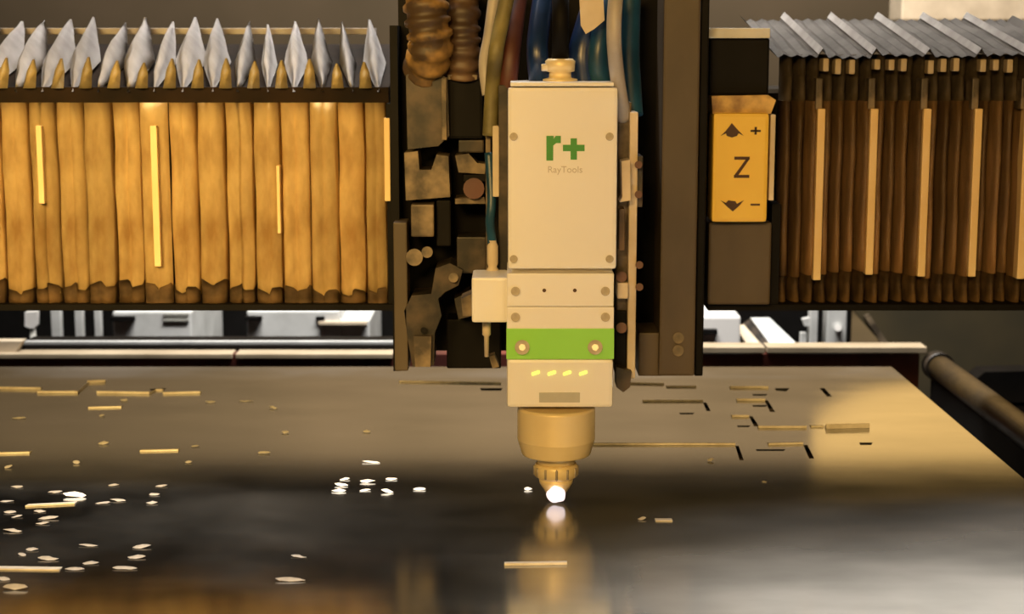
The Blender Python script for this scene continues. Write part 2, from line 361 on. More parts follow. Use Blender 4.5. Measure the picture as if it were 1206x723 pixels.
for g, l in zip(G2, G2L): fleck('metal_fleck', *g, 'fleck', l, 'scrap', 'chips along the front left of the sheet')
G3 = [(146, 472, 9, 4), (22, 493, 16, 3), (120, 490, 6, 3), (122, 523, 12, 5), (90, 546, 8, 6), (10, 551, 8, 5), (248, 474, 12, 3), (322, 481, 10, 4), (311, 534, 14, 4), (222, 545, 8, 4), (230, 526, 9, 2), (432, 509, 9, 4), (290, 473, 16, 2), (336, 510, 8, 4)]
for g in G3: fleck('metal_fleck', *g, 'fleck', 'tiny bright metal bit on brown rear left of sheet', 'scrap', 'bits on the rear left of the sheet')
G4 = [(837, 543, 8, 6), (756, 612, 10, 6), (900, 568, 6, 2)]
for g, l in zip(G4, ('small pale bit below the long cut line right of nozzle', 'pale bit beside a short cut line, right of the glowing cut', 'tiny faint bit farthest right on the dark sheet')): fleck('metal_fleck', *g, 'fleck', l, 'scrap', 'bits right of the nozzle')
fleck('hot_spark', 88, 585, 26, 9, 'spark', 'largest yellowish glowing spark on the far left of sheet', 'spark', None)
for g, l in (((406, 565, 11, 3), 'upper of three stacked sparks at left end of the spark cluster'), ((402, 572, 15, 5), 'middle of three stacked sparks at left end of the spark cluster'), ((399, 579, 16, 6), 'lowest of three stacked sparks at left end of the spark cluster'),
             ((433, 568, 17, 6), 'large white spark in the middle of the spark cluster'), ((456, 580, 14, 6), 'white spark at lower right of the large middle spark'), ((437, 545, 20, 3), 'flat faint spark farthest back, behind the spark cluster'),
             ((494, 577, 14, 4), 'rightmost spark of the cluster left of the nozzle'), ((461, 565, 13, 3), 'thin spark right beside the large middle spark'), ((430, 578, 12, 2), 'faint thin spark just below the large middle spark')):
    fleck('hot_spark', *g, 'spark', l, 'spark', 'sparks left of the nozzle')
fleck('hot_spark', 622, 577, 9, 5, 'spark', 'lone white spark right next to nozzle tip', 'spark', None)

# ------------------------------------------------------------------ gantry
YF = 2.12                      # front plane of the bellows
gan = thing('gantry', 'long dark gantry beam spanning the table behind both bellows', 'gantry', (0, 2.45, FL))
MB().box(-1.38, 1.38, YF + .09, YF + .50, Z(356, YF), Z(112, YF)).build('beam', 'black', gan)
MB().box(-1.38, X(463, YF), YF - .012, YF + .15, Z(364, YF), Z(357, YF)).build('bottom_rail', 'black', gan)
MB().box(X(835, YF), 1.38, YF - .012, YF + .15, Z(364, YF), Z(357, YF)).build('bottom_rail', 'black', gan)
MB().box(-1.29, 1.29, 2.47, 2.61, Z(359.5, 2.47), .25, .004).build('reflection_blocker', 'black', gan)  # unseen box added to keep the middle of the sheet's reflection dark
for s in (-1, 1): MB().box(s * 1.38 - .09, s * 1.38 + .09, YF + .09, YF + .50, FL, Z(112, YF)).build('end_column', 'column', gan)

# ------------------------------------------------------------------ left bellows: pleats with grey crests
lb = thing('bellows', 'tan pleated bellows with grey pointed crests left of the head', 'bellows', (X(230, YF), YF + .05, Z(357, YF)))
def pleat_rows(u0, u1, v0, v1, Y, prof, nv, wob, rnd):
    rows = []
    ph = rnd.random() * 6
    for j in range(nv + 1):
        v = v0 + (v1 - v0) * j / nv
        x0, x1 = X(u0, Y), X(u1, Y)
        rows.append([(x0 + (x1 - x0) * (a + .5) + (wob * .5 * math.sin(ph + j * 1.3) if abs(a) < .48 else 0), Y + d + (wob * math.sin(ph + 2.1 * j + 5 * a) if abs(a) < .45 else 0), Z(v, Y)) for a, d in prof])
    return rows
profL = [(-.5, .020), (-.455, .006), (-.40, .002), (-.12, .0), (-.03, .0035), (.03, .003), (.10, 0), (.38, .0035), (.45, .009), (.5, .020)]
P0 = 33.0
crest_u = [-48 + P0 * k for k in range(16)]
for k, uc in enumerate(crest_u):
    u0, u1 = uc - P0 / 2, min(uc + P0 / 2, 456)
    if u1 - u0 < 14: continue
    vh = 336 + RND.uniform(-9, 9) + (5 if uc > 290 else 0)
    off = RND.uniform(0, .006); q1, q2 = RND.uniform(.3, 1.5), RND.uniform(0, 1.6)
    prf = [(a + (RND.uniform(-.04, .04) if abs(a) < .45 else 0), d * (q1 if abs(a) > .3 else q2)) for a, d in profL]
    mb = MB(); mb.grid([[(x, y + off, z) for x, y, z in r] for r in pleat_rows(u0, u1, 121, 358, YF, prf, 9, .0016, RND)], thick=-.001)
    pl = mb.build('pleat', 'fabric', lb)
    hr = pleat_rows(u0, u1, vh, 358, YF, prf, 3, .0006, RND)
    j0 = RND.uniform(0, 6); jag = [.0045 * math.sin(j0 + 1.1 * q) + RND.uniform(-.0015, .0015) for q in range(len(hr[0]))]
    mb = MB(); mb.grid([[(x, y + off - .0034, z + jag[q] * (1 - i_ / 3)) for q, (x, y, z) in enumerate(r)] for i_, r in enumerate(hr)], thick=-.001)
    mb.build('lower_band', 'fabric_lower', pl)  # strip over the pleat's lower end, darker than the rest
    # crest: a folded leaf leaning back, pointed at both ends
    lean = 40 * (1 - (uc + 0) / 345.0) + RND.uniform(-5, 5)
    wd = RND.choice((13, 16, 17, 18, 19)); tv = 24 + RND.uniform(-5, 5)
    wd *= .8 if uc > 300 else (1.18 if uc < 170 else 1)
    tip = Wp(uc + RND.uniform(-2, 2), 108, YF + .012); top = Wp(uc + lean, tv, YF + .27)
    rows = []
    for j in range(9):
        t = j / 8.0
        wv = (t / .5) ** .9 if t < .5 else (max(0, 1 - (t - .5) / .5) ** .8 * .97 + .03)
        wv *= RND.uniform(.93, 1.05)
        c = tip.lerp(top, t); c.y += -.02 * math.sin(math.pi * t); hw = wd * PX(YF) * max(wv, .05)
        wob = RND.uniform(-.002, .002)
        rows.append([(c.x - hw, c.y + .030 * wv, c.z - .010 * wv), (c.x - hw * .45 + wob, c.y + .010 * wv, c.z + .002 * wv), (c.x + wob, c.y - .004, c.z + .010 * wv), (c.x + hw * .5, c.y + .014 * wv, c.z), (c.x + hw, c.y + .034 * wv, c.z - .012 * wv)])
    MB().grid(rows, smooth=True, thick=.0015).build('crest', 'crest', pl)
    # gusset: small tan triangle between two crests
    ug = uc + P0 / 2
    if ug < 440:
        b0, b1, ap = Wp(ug - 7.5, 104, YF + .012), Wp(ug + 7.5, 104, YF + .012), Wp(ug + lean * .15, 70 + RND.uniform(-3, 6), YF + .045)
        m0 = (b0 + b1) / 2 + Vector((0, -.008, 0)); m1, m2 = b0.lerp(ap, .6) + Vector((-.003, 0, 0)), b1.lerp(ap, .6) + Vector((.003, 0, 0)); mm = (m1 + m2) / 2 + Vector((0, -.006, 0))
        MB().grid([[b0, m0, b1], [m1, mm, m2], [ap + Vector((-.0015, 0, 0)), ap + Vector((0, -.001, 0)), ap + Vector((.0015, 0, 0))]], thick=-.0015).build('gusset', 'gusset', pl)
# recessed band and sloping inner lining under the crests
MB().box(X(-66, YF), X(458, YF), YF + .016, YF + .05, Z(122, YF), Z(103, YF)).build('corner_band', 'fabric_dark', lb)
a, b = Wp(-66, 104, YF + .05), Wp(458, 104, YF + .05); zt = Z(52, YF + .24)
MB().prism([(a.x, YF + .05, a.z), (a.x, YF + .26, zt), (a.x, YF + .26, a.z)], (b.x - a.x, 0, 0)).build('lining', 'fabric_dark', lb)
MB().pbox(-60, 33, 442, 40.5, YF + .275, .02, .001).build('back_bar', 'ridge', lb)
for u, va, vb, wd in ((47, 148, 240, 7), (183, 148, 314, 8), (328, 195, 275, 4), (456, 139, 237, 7)):
    MB().pbox(u - wd / 2, va, u + wd / 2, vb, YF - .006, .02, .0012).build('guide_strip', 'strip', lb)
MB().pbox(456, 122, 464, 358, YF - .004, .06).build('end_plate', 'black', lb)

# ------------------------------------------------------------------ right bellows: tight brown pleats, roof
rb = thing('bellows', 'dark brown tightly pleated bellows with yellow strips right of yellow panel', 'bellows', (X(1060, YF), YF + .05, Z(357, YF)))
profR = [(-.5, .032), (-.34, .012), (-.2, .003), (0, 0), (.2, .003), (.34, .012), (.5, .032)]
strips = [965, 1027, 1089, 1149, 1207]
P1 = 15.5
k = 0; u = 918.0
while u < 1262:
    off = RND.uniform(0, .012)
    if min(abs(u + P1 / 2 - s) for s in strips) < 9: off = 0
    vh = 324 + RND.uniform(-5, 5)
    mb = MB(); mb.grid([[(x, y + off, z) for x, y, z in r] for r in pleat_rows(u, u + P1, 119, vh, YF, profR, 6, .0012, RND)], thick=-.001)
    pl = mb.build('pleat', 'fabric_brown', rb)
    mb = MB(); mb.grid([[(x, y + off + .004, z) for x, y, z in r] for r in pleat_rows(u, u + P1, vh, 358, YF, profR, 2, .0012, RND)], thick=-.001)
    mb.build('lower_band', 'fabric_lower', pl)
    if k > 1 and (k % 4) != 2:
        uu = u + P1 / 2 + RND.uniform(-1, 1)
        MB().pbox(uu - 3.6, 69 + RND.uniform(-1, 2), uu + 3.6, 85 + RND.uniform(-3, 3), YF + .006, .03, .002).build('fold_tab', 'rail_beige', pl)
    # shoulder: dark curve from pleat top up to the roof edge
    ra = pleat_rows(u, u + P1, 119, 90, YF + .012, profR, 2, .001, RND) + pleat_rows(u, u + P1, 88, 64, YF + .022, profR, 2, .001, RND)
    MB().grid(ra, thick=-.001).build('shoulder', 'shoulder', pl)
    u += P1; k += 1
bnds = [905] + strips + [1268]
for i in range(len(bnds) - 1):
    ua, ub = bnds[i], bnds[i + 1]
    rows = []
    for j in range(6):
        t = j / 5.0; Y = YF + .004 + .31 * t
        za = Z(66, YF); zb = Z(23, YF + .31); z = za + (zb - za) * t + RND.uniform(-.0015, .0015)
        n = 8
        rows.append([(X(ua, YF) + (X(ub, YF) - X(ua, YF)) * q / n, Y, z + (.0018 if q % 2 == 0 else -.0018) + (.006 if q in (0, n) else 0) + RND.uniform(-.0008, .0008)) for q in range(n + 1)])
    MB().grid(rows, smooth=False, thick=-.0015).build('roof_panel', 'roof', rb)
    if i:
        p0, p1 = Vector((X(ua, YF), YF + .0, Z(66, YF) + .009)), Vector((X(ua, YF), YF + .31, Z(23, YF + .31) + .010))
        rows = [[(p.x - .0065, p.y, p.z - .007), (p.x - .001, p.y, p.z + .001), (p.x + .005, p.y, p.z - .008)] for p in (p0.lerp(p1, t / 4) for t in range(5))]
        MB().grid(rows, thick=-.001).build('roof_ridge', 'ridge', rb)
for s in strips:
    MB().pbox(s - 4.2, 92, s + 4.2, 129, YF - .004, .03, .002).build('strip_end', 'iron_pale', rb)
    MB().pbox(s - 4.6, 128, s + 4.6, 327 + RND.uniform(-4, 4), YF - .007, .03, .0015).build('guide_strip', 'strip', rb)
# lit beam and dark bar far behind the bellows
bk = thing('rear_crossbeam', 'warm lit crossbeam seen above the brown bellows at top right', 'beam', (X(1180, 3.6), 3.6, FL))
MB().pbox(1062, -6, 1330, 24, 3.6, .12, .004).build('beam', 'beige', bk)
MB().box(X(1290, 3.6), X(1320, 3.6), 3.62, 3.70, FL, Z(10, 3.6)).build('post', 'iron', bk)

# ------------------------------------------------------------------ carriage that rides on the gantry
YC = 2.00
car = thing('carriage', 'grimy dark carriage with brown column riding on the gantry behind the cutting head', 'machine carriage', (X(640, YC), YC + .12, Z(443, YC)))
MB().box(X(464, YC), X(836, YC), YC + .11, YF + .088, Z(432, YC), Z(-12, YC)).build('back_plate', 'black', car)
MB().pbox(779, -14, 822, 443, YC, .09, .003).build('column', 'column', car)
MB().pbox(822, -14, 832, 443, YC + .02, .09, .002).build('column_side', 'black', car)
MB().pbox(752, 392, 782, 443, YC + .01, .08, .002).build('foot', 'column', car)
scr = MB().cyl(Wp(799, 398, YC - .004), Wp(799, 398, YC + .002), .007, n=14).build('bolt', 'iron_pale', car)
copy_part(scr, car, ROOTLOC[scr] + Vector((0, 0, Z(413, YC) - Z(398, YC))))
MB().pbox(461, 30, 470, 437, YC + .05, .06).build('left_edge', 'black', car)
MB().pbox(464, 262, 480, 437, YC + .02, .05, .002).build('left_post', 'column', car)
# yellow control panel and covers to the right of the column
MB().pbox(836, 45, 906, 112, YF - .03, .12, .003).build('upper_cover', 'black', car)
MB().pbox(830, 33, 907, 45, YF - .04, .10, .001).build('cover_top', 'whitecab', car)
MB().pbox(834, 262, 908, 359, YF - .03, .10, .003).build('lower_cover', 'column', car)
MB().pbox(908, 240, 918, 358, YF - .01, .06).build('cover_side', 'black', car)
pan = MB().pbox(839, 133, 905, 262, YF - .055, .05, .005).build('button_panel', 'yellow', car)
YPn = YF - .055
MB().pprism([(838, 113), (905, 112), (914, 118), (908, 134), (839, 134)], YF - .045, .05).build('panel_top', 'yellow_worn', pan)
MB().pbox(906.5, 135, 912.5, 236, YF - .045, .05, .001).build('side_strip', 'beige', pan)
yp = YPn - .0012
MB().pprism([(862, 145), (870, 154), (876, 160), (870, 157), (868, 160), (862, 162), (856, 160), (855, 157), (849, 160), (855, 154)], yp, .002).build('up_arrow', 'dark_print', pan)
MB().pbox(884, 153, 896, 155.4, yp, .002).pbox(888.8, 149.5, 891.4, 158.5, yp, .002).build('plus_sign', 'dark_print', pan)
mb = MB()
mb.pprism([(865, 184.5), (883, 184.5), (883, 188), (865, 188)], yp, .002)
mb.pprism([(879, 187), (883, 187), (869, 207), (864.5, 207)], yp, .002)
mb.pprism([(864.5, 206), (882.5, 206), (882.5, 209.5), (864.5, 209.5)], yp, .002)
mb.build('letter_z', 'dark_print', pan)
MB().pprism([(849, 236), (855, 239), (858, 236), (866, 237), (868, 240), (876, 236), (870, 243), (863, 249), (856, 243)], yp, .002).build('down_arrow', 'dark_print', pan)
MB().pbox(884, 240, 895, 242, yp, .002).build('minus_sign', 'dark_print', pan)
# clutter of the drive on the left of the head
q = MB().pprism([(478, 88), (512, 84), (527, 92), (529, 160), (516, 172), (480, 176)], YC + .03, .08).build('drive_bracket', 'iron', car)
MB().pbox(520, 92, 526, 165, YC + .022, .03, .001).build('bracket_edge', 'iron_pale', q)
mo = MB().pbox(527, 92, 569, 164, YC + .04, .07, .004).build('motor', 'black', car)
MB().pbox(527, 88, 562, 94, YC + .034, .02, .001).build('motor_flange', 'iron_pale', mo)
MB().pbox(540, 165, 570, 180, YC + .04, .07, .002).build('motor_mount', 'iron', car)
MB().pprism([(536, 183), (552, 181), (562, 192), (572, 193), (571, 205), (540, 203)], YC + .035, .04).build('cable_clip', 'iron_pale', car)
MB().pbox(546, 206, 580, 214, YC + .03, .06, .001).build('clip_base', 'black', car)
MB().cyl(Wp(558, 222, YC + .02), Wp(558, 222, YC + .08), .013, n=16).build('connector', 'cable_dark', car)
MB().pprism([(476, 180), (492, 178), (494, 200), (508, 200), (514, 182), (528, 184), (530, 232), (478, 236)], YC + .03, .06).build('slide_block', 'iron_pale', car)
MB().pbox(484, 241, 511, 279, YC + .02, .07, .002).build('slide_block', 'iron_pale', car)
MB().pbox(514, 236, 531, 290, YC + .03, .06, .002).build('guide_rod_housing', 'black', car)
MB().pprism([(536, 234), (570, 232), (572, 240), (536, 240)], YC + .03, .05).build('shelf_plate', 'iron_pale', car)
MB().pbox(538, 279, 573, 322, YC + .03, .06, .002).build('junction_box', 'iron', car)
for (uu, vv, r) in ((488, 303, .0105), (503, 297, .007)):
    MB().cyl(Wp(uu, vv, YC + .02), Wp(uu, vv, YC + .11), r, n=18).build('knob', 'iron_pale', car)
q = MB().pprism([(513, 316), (530, 310), (545, 318), (540, 336), (524, 344), (516, 352), (520, 372), (512, 392), (511, 430), (486, 432), (480, 398), (476, 366), (485, 348), (508, 346)], YC + .02, .06).build('tension_arm', 'iron', car)
MB().cyl(Wp(534, 327, YC + .012), Wp(534, 327, YC + .03), .006, n=14).build('bolt', 'iron_pale', q)
MB().cyl(Wp(499, 389, YC + .014), Wp(499, 389, YC + .03), .004, n=12).build('bolt', 'black', q)
MB().pprism([(487, 396), (508, 396), (507, 432), (489, 432)], YC + .008, .03).build('arm_foot', 'iron_pale', q)
MB().pprism([(535, 352), (552, 344), (556, 372), (540, 376)], YC + .03, .05).build('pipe_clamp', 'iron', car)
MB().pbox(526, 376, 590, 434, YC + .06, .06, .002).build('lower_cover', 'black', car)

# ------------------------------------------------------------------ cutting head
YH = 1.86
UX = 655
hx = X(660, YH); hy = YH + .06
head = thing('laser_cutter', 'cream laser cutting head with green band and pointed nozzle over the sheet', 'laser cutter', (X(UX, YH), hy, Z(590, YH + .04)))
cov = MB().pbox(598, 103, 727, 317, YH, .018, .004).build('front_cover', 'white', head)
MB().pbox(601, 97, 723, 101.6, YH - .002, .11, .0008).build('top_cap', 'white', head)
MB().pbox(602, 102, 722, 322, YH + .017, .10, .002).build('upper_housing', 'white', head)
sc0 = MB().cyl(Wp(605, 305, YH - .0025), Wp(605, 305, YH + .002), .0045, n=16).cyl(Wp(605, 305, YH - .003), Wp(605, 305, YH - .0024), .0025, n=6).build('screw', 'screw', cov)
for uu, vv in ((718, 305), (605, 161), (718, 161)): copy_part(sc0, cov, ROOTLOC[sc0] + Wp(uu, vv, YH) - Wp(605, 305, YH))
yl = YH - .001
MB().pprism([(643.5, 160), (652, 160), (652, 163.5), (654.5, 160), (660.5, 160), (660.5, 168.5), (655, 168.5), (651.5, 171.5), (651.5, 189), (643.5, 189)], yl, .0016).build('logo_letter', 'green_print', cov)
MB().pprism([(663, 170.5), (672, 170.5), (672, 163), (679.5, 163), (679.5, 170.5), (688.5, 170.5), (688.5, 178), (679.5, 178), (679.5, 188), (672, 188), (672, 178), (663, 178)], yl, .0016).build('logo_plus', 'green_print', cov)
text('small_lettering', 'RayTools', .0105, Wp(665.5, 200, YH - .0004), 'grey_print', cov, wide=1.0, thick=.0004)
mid = MB().pbox(597, 322, 723, 361, YH - .002, .12, .0015).build('middle_block', 'white', head)
low = MB().pbox(597, 361.6, 723, 388, YH - .002, .12, .0012).build('lens_drawer', 'white', head)
band = MB().pbox(596.3, 387, 723.3, 423, YH - .003, .122, .0006).build('green_band', 'green', head)
base = MB().pbox(597, 423, 722, 480, YH - .002, .12, .004).build('sensor_block', 'white', head)
for par, v, us in ((mid, 343, (607, 713)), (low, 373.5, (607, 713))):
    for uu in us:
        c = MB().cyl(Wp(uu, v, YH - .0045), Wp(uu, v, YH), .0052, n=16).build('screw', 'screw', par)
for uu in (641, 677):
    MB().cyl(Wp(uu, 342, YH - .003), Wp(uu, 342, YH), .0022, n=10).build('pin_hole', 'dark_print', mid)
for uu in (615, 701):
    c = MB().cyl(Wp(uu, 409, YH - .0065), Wp(uu, 409, YH), .0085, n=20).build('band_screw', 'screw', band)
    MB().cyl(Wp(uu, 409, YH - .0072), Wp(uu, 409, YH - .006), .004, n=6).build('socket', 'steel', c)
for uu in (631, 650, 668, 687):
    MB().pprism([(uu - 4.5, 439.5), (uu + 3, 437), (uu + 4.5, 437.5), (uu + 4.5, 439.5), (uu - 3, 442), (uu - 4.5, 442)], YH - .0035, .003).build('led', 'led', base)
MB().pbox(635, 462.5, 683, 474, YH - .0032, .003, .0005).build('vent_plate', 'vent', base)
# connector on top
ctr = X(660, YH + .05, 90)
cn = MB().lathe(ctr, hy, [(.020, Z(98, hy)), (.020, Z(93, hy)), (.013, Z(91.5, hy)), (.0125, Z(85, hy)), (.0165, Z(84, hy)), (.0175, Z(72, hy)), (.014, Z(69, hy))], 24).build('fibre_connector', 'nozzle', head)
MB().box(ctr - .022, ctr - .008, hy - .008, hy + .004, Z(84, hy), Z(75, hy), .002).build('latch', 'steel', cn)
MB().lathe(ctr, hy, [(.010, Z(70, hy)), (.0095, Z(-16, hy))], 16).build('fibre_sleeve', 'black', cn)
# nozzle assembly
yn = YH + .03; cx = X(655, yn, 520)
k = PX(yn) * 1.0
bar = MB().lathe(cx, yn, [(.0440, Z(478, yn)), (.0455, Z(481, yn)), (.0455, Z(481.4, yn)), (.0455, Z(515.5, yn)), (.0455, Z(516, yn)), (.0453, Z(516.6, yn)), (.0451, Z(517.2, yn)), (.0408, Z(532, yn)), (.0406, Z(532.6, yn)), (.0400, Z(533.4, yn)), (.0396, Z(534, yn))], 40).build('nozzle_body', 'nozzle', head)
MB().lathe(cx, yn, [(.022, Z(533, yn)), (.0225, Z(546, yn))], 30).build('nozzle_neck', 'nozzle', head)
nut = MB().lathe(cx, yn, [(.0235, Z(545, yn)), (.0255, Z(548, yn)), (.0255, Z(559, yn)), (.021, Z(562, yn))], 30).build('nozzle_nut', 'nozzle', head)
nip = MB().box(cx - .0006, cx + .0006, yn - .0262, yn - .020, Z(560, yn), Z(547, yn))
for ang in range(0, 360, 30):
    a = math.radians(ang); nip.cyl((cx + .0252 * math.cos(a), yn + .0252 * math.sin(a), Z(559, yn)), (cx + .0252 * math.cos(a), yn + .0252 * math.sin(a), Z(548, yn)), .0016, n=6)
nip.build('knurl', 'screw', nut)
MB().lathe(cx, yn, [(.0205, Z(561, yn)), (.0195, Z(568, yn)), (.011, Z(581, yn)), (.005, Z(584, yn))], 30).build('nozzle_tip', 'nozzle', head)
# left junction box and side rails on the head
jb = MB().pbox(555.5, 327, 598, 380, YH + .015, .07, .003).build('side_box', 'white', head)
MB().pprism([(543, 352), (556, 346), (556, 372), (545, 372)], YH + .03, .04).build('cable_gland', 'iron_pale', jb)
MB().pbox(727, 120, 742, 440, YH + .075, .05, .002).build('side_rail', 'iron_pale', head)
MB().pbox(740, 132, 750, 446, YH + .065, .06, .002).build('side_rail', 'beige', head)
MB().pprism([(732, 190), (742, 188), (743, 236), (730, 238), (733, 232)], YH + .04, .04).build('hinge', 'beige', head)
MB().pbox(729, 246, 736, 295, YH + .04, .03, .001).build('slot_strip', 'hose_brown', head)
MB().pbox(748, 184, 757, 244, YH + .07, .05, .001).build('rail_bracket', 'iron', head)
for uu, vv in ((752, 194), (752, 229), (753, 312), (753, 338)):
    MB().cyl(Wp(uu, vv, YH + .056), Wp(uu, vv, YH + .075), .0046, n=12).build('bolt', 'cable_dark', head)
for uu, vv in ((732, 326), (732, 386)):
    MB().cyl(Wp(uu, vv, YH + .05), Wp(uu, vv, YH + .08), .0065, n=12).build('bolt', 'cable_dark', head)
MB().pbox(727, 333, 740, 352, YH + .05, .04, .002).build('valve', 'beige', head)
MB().pbox(724, 366, 738, 440, YH + .07, .05, .002).build('lower_bracket', 'black', head)
MB().pprism([(726, 432), (744, 438), (742, 456), (734, 462), (726, 456)], YH + .05, .04).build('bracket_toe', 'iron', head)
MB().box(X(606, YH), X(745, YH), YH + .11, YC + .109, Z(400, YC), Z(110, YC)).build('slide_mount', 'black', head)
# left edge strip and air fittings
MB().pbox(587, 100, 599, 332, YH + .10, .02, .002).build('edge_strip', 'iron', head)
MB().pbox(572, 112, 578, 330, YH + .12, .02, .001).build('rod', 'iron_pale', head)
MB().pbox(580, 148, 588, 232, YH + .10, .02, .002).build('rod_sleeve', 'beige', head)
fit = MB()
fz = X(580, YH + .08)
fit.lathe(fz, YH + .08, [(.007, Z(330, YH + .08)), (.0075, Z(318, YH + .08)), (.005, Z(314, YH + .08)), (.0065, Z(310, YH + .08)), (.0065, Z(290, YH + .08)), (.004, Z(283, YH + .08))], 14)
fit.build('air_fitting', 'beige', head)
fit = MB(); fz = X(573, YH + .05, 400)
fit.lathe(fz, YH + .05, [(.0025, Z(420, YH + .05)), (.003, Z(396, YH + .05)), (.005, Z(394, YH + .05)), (.005, Z(378, YH + .05))], 12).build('drain_fitting', 'beige', head)
fit = MB().pprism([(576, 420), (582, 418), (588, 432), (580, 434)], YH + .06, .02).build('drain_nib', 'iron_pale', head)

# ------------------------------------------------------------------ the cut: glowing spot under the nozzle tip
sp = Gp(657, 586)
mb = MB(); bmesh.ops.create_icosphere(mb.bm, subdivisions=3, radius=1)
for vv in mb.bm.verts:
    n_ = 1 + .07 * math.sin(5 * vv.co.x + 3 * vv.co.z); vv.co = Vector((cx + .0112 * vv.co.x * n_, yn - .021 + .008 * vv.co.y, .0118 + .0098 * vv.co.z * n_))
for f in mb.bm.faces: f.smooth = True
tag(mb.build('cutting_flare', 'plasma'), 'bright white glowing cut spot under the nozzle tip', 'spark')

# ------------------------------------------------------------------ hoses and cables hanging above the head
def hose(name, pts, r, m, label, cat='hose', rib=0.0, ribstep=3, n=18):
    o = MB().tube([Wp(u, v, Y) for u, v, Y in pts], r, n, rib, ribstep).build(name, m); return tag(o, label, cat)
hose('corrugated_hose', [(500, -16, YC + .02), (503, 20, YC + .015), (507, 55, YC + .02), (500, 84, YC + .05)], .024, 'hose_yellow', 'thick ochre corrugated hose at top left of the carriage', rib=.004, ribstep=3)
hose('corrugated_hose', [(546, -16, YC + .05), (545, 30, YC + .04), (546, 60, YC + .04), (545, 90, YC + .05)], .019, 'hose_brown', 'brown corrugated hose entering the black motor from above', rib=.003, ribstep=3)
hose('cable', [(584, -16, YH + .14), (577, 40, YH + .13), (571, 75, YH + .13), (575, 112, YH + .125)], .0075, 'hose_grey', 'pale cable at left of the olive cable above rods', 'cable')
hose('cable', [(600, -16, YH + .12), (590, 30, YH + .11), (584, 62, YH + .10), (580, 105, YH + .11), (577, 160, YH + .11)], .009, 'cable_green', 'olive yellow cable curving down left of the head', 'cable')
hose('cable', [(612, -16, YH + .16), (606, 30, YH + .13), (601, 70, YH + .11), (597, 112, YH + .112)], .011, 'cable_dark', 'dark red cable running behind the head top left corner', 'cable')
hose('cable', [(576, 180, YH + .12), (579, 235, YH + .11), (577, 262, YH + .10), (580, 288, YH + .08)], .0055, 'hose_teal', 'thin teal tube down the left side into brass fitting', 'cable')
hose('blue_hose', [(642, -16, YH + .13), (634, 40, YH + .09), (633, 70, YH + .08), (636, 98, YH + .09)], .0125, 'hose_blue', 'dark blue hose left of the fibre connector', 'hose')
hose('blue_hose', [(708, -16, YH + .14), (692, 35, YH + .10), (685, 65, YH + .09), (688, 98, YH + .09)], .016, 'hose_blue', 'dark blue hose just right of the fibre connector', 'hose')
hose('blue_hose', [(722, -16, YH + .12), (708, 40, YH + .085), (704, 75, YH + .08), (708, 98, YH + .085)], .0125, 'hose_teal', 'teal blue hose at right end of head top', 'hose')
hose('grey_hose', [(726, -16, YH + .04), (723, 40, YH + .03), (727, 90, YH + .05), (735, 140, YH + .08)], .0085, 'hose_grey', 'pale grey hose passing down right corner of head', 'hose')
hose('blue_hose', [(742, -16, YH + .16), (740, 60, YH + .14), (742, 100, YH + .13), (744, 136, YH + .12)], .0135, 'hose_teal', 'teal hose right of the pale grey hose', 'hose')
o = MB().pprism([(682, -10), (710, -12), (712, 24), (700, 34), (690, 40), (684, 30)], YH + .05, .004).build('paper_tag', 'beige')
tag(o, 'pale yellowish tag hanging among the blue hoses above head', 'tag')

# ------------------------------------------------------------------ things seen through the gap under the bellows
def cab(name, label, cat, u0, v0, u1, Y, dep, m='whitecab', group=None):
    t = thing(name, label, cat, ((X(u0, Y, 390) + X(u1, Y, 390)) / 2, Y + dep / 2, FL), group)
    MB().box(X(u0, Y, 390), X(u1, Y, 390), Y, Y + dep, FL, Z(v0, Y), .004).build('body', m, t)
    return t
YK = 3.25
c = cab('white_cabinet', 'pale cabinet with slotted front seen under the left bellows, nearer the left edge', 'cabinet', 133, 367, 226, YK, .35)
MB().pbox(130, 373, 158, 378, YK - .012, .02, .001).build('handle', 'black', c)
for v in (369, 376): MB().pbox(192, v, 222, v + 2.2, YK - .004, .006).build('slot', 'vent', c)
c = cab('white_cabinet', 'pale cabinet with low step seen under the left bellows, nearest the carriage', 'cabinet', 291, 366, 400, YK, .35)
MB().pbox(288, 373, 308, 377, YK - .012, .02, .001).build('handle', 'black', c)
MB().pbox(372, 373, 382, 377, YK - .006, .01, .001).build('latch', 'black', c)
MB().box(X(400, YK, 390), X(435, YK, 390), YK + .005, YK + .3, FL, Z(378, YK), .003).build('step', 'whitecab', c)
MB().pbox(375, 379, 432, 383, YK - .01, .02, .001).build('step_lip', 'beige', c)
for uu, wd, lab in ((66, 11, 'pale grey steel post under left bellows, left of three'), (93, 9, 'pale grey steel post under left bellows, middle of three'), (115, 7, 'thin bluish steel post under left bellows beside pale cabinet')):
    tag(MB().box(X(uu - wd / 2, YK, 390), X(uu + wd / 2, YK, 390), YK, YK + .02, FL, Z(350, YK), .001).build('steel_post', 'whitecab'), lab, 'post')
t = thing('signal_lamp', 'small white lamp on a thin stem under the left bellows at left edge', 'lamp', (X(36, YK), YK, FL))
MB().pprism([(29, 368), (43, 367), (43, 383), (40, 387), (32, 386), (29, 384)], YK, .02).build('shade', 'white', t)
MB().cyl((X(37, YK, 390), YK + .01, FL), (X(37, YK, 390), YK + .01, Z(386, YK)), .006, n=12).build('stem', 'vent', t)
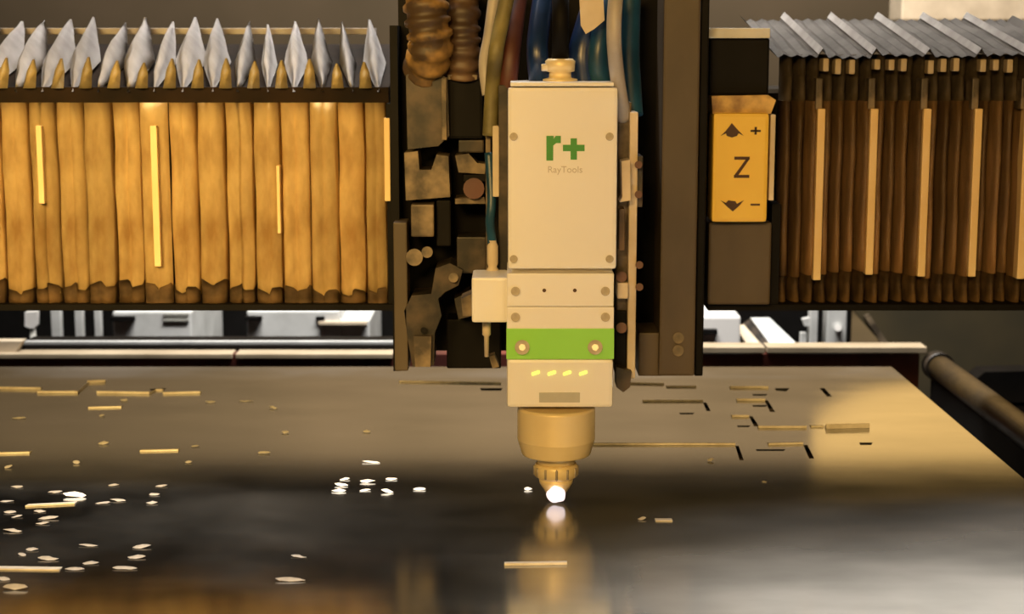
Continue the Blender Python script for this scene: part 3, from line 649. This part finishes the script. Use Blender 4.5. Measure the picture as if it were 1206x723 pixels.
# right of the column
c = cab('white_cabinet', 'bright white cabinet beside the brown column under the yellow panel', 'cabinet', 820, 373, 872, YK, .25, 'white')
MB().pbox(824, 388, 845, 394, YK - .012, .02, .001).build('handle', 'black', c)
MB().pbox(824, 403, 840, 408, YK - .012, .02, .001).build('latch', 'black', c)
t = thing('sloping_chute', 'grey sloping metal chute right of the bright white cabinet', 'chute', (X(930, YK), YK + .1, FL))
MB().prism([Wp(884, 374, YK + .1), Wp(906, 374, YK + .1), Wp(946, 412, YK), Wp(912, 412, YK)], (0, .012, -.004)).build('slope', 'whitecab', t)
MB().prism([Wp(866, 384, YK + .1), Wp(876, 382, YK + .1), Wp(902, 412, YK), Wp(884, 412, YK)], (0, .012, -.004)).build('side_flange', 'beige', t)
MB().prism([Wp(876, 380, YK + .11), Wp(886, 374, YK + .11), Wp(914, 412, YK + .01), Wp(900, 412, YK + .01)], (0, .012, -.004)).build('groove', 'iron', t)
MB().box(X(888, YK), X(944, YK), YK + .02, YK + .10, FL, Z(411, YK)).build('stand', 'iron', t)
t = thing('steel_post', 'narrow grey post with a side bracket just right of chute', 'post', (X(958, YK), YK, FL))
MB().box(X(954, YK, 390), X(963, YK, 390), YK, YK + .03, FL, Z(350, YK), .002).build('post', 'whitecab', t)
MB().pprism([(945, 376), (955, 374), (955, 384), (948, 384)], YK + .004, .015).build('bracket', 'whitecab', t)
MB().pbox(943, 392, 950, 410, YK + .01, .015, .001).build('rod', 'whitecab', t)
t = thing('steel_post', 'wide pale post with small fitting at right of the narrow post', 'post', (X(985, YK), YK, FL))
MB().box(X(974, YK, 390), X(997, YK, 390), YK, YK + .05, FL, Z(358, YK), .003).build('post', 'whitecab', t)
MB().cyl(Wp(987, 386, YK - .01), Wp(987, 386, YK + .01), .007, n=14).build('fitting', 'white', t)
# sloping brace and dim board at the right, dark crate far right
t = thing('brown_hoarding', 'dim brown board standing behind the table at right', 'board', (X(1130, 3.5), 3.5, FL))
MB().prism([Wp(1002, 362, 3.5), Wp(1330, 340, 3.5), Wp(1330, 760, 3.5), Wp(1046, 760, 3.5), Wp(1046, 412, 3.5)], (0, .03, 0)).build('board', 'board', t)
MB().prism([Wp(1018, 372, 3.49), Wp(1024, 370, 3.49), Wp(1046, 404, 3.49), Wp(1040, 408, 3.49)], (0, .02, 0)).build('brace', 'iron_pale', t)
t = thing('dark_crate', 'black crate beyond the side tube at right edge', 'crate', (X(1180, 3.1), 3.1, FL))
MB().pprism([(1150, 446), (1160, 438), (1206, 437), (1250, 438), (1250, 478), (1176, 478), (1156, 466)], 3.1, .06).build('body', 'black', t)
MB().box(X(1160, 3.1), X(1245, 3.1), 3.10, 3.16, FL, Z(474, 3.1)).build('stand', 'black', t)
for u0, u1, lab in ((-160, 480, 'added black backdrop behind the pale cabinets under the left bellows'), (815, 1004, 'added black backdrop behind the chute and posts right of column')):
    t = thing('dark_backdrop', lab, 'backdrop', (X((u0 + u1) / 2, 3.65, 380), 3.9, FL))
    MB().box(X(u0, 3.65, 380), X(u1, 3.65, 380), 3.65, 4.15, FL + .06, Z(352, 3.65), .01).build('body', 'black', t)  # black box added only to keep the gap behind dark
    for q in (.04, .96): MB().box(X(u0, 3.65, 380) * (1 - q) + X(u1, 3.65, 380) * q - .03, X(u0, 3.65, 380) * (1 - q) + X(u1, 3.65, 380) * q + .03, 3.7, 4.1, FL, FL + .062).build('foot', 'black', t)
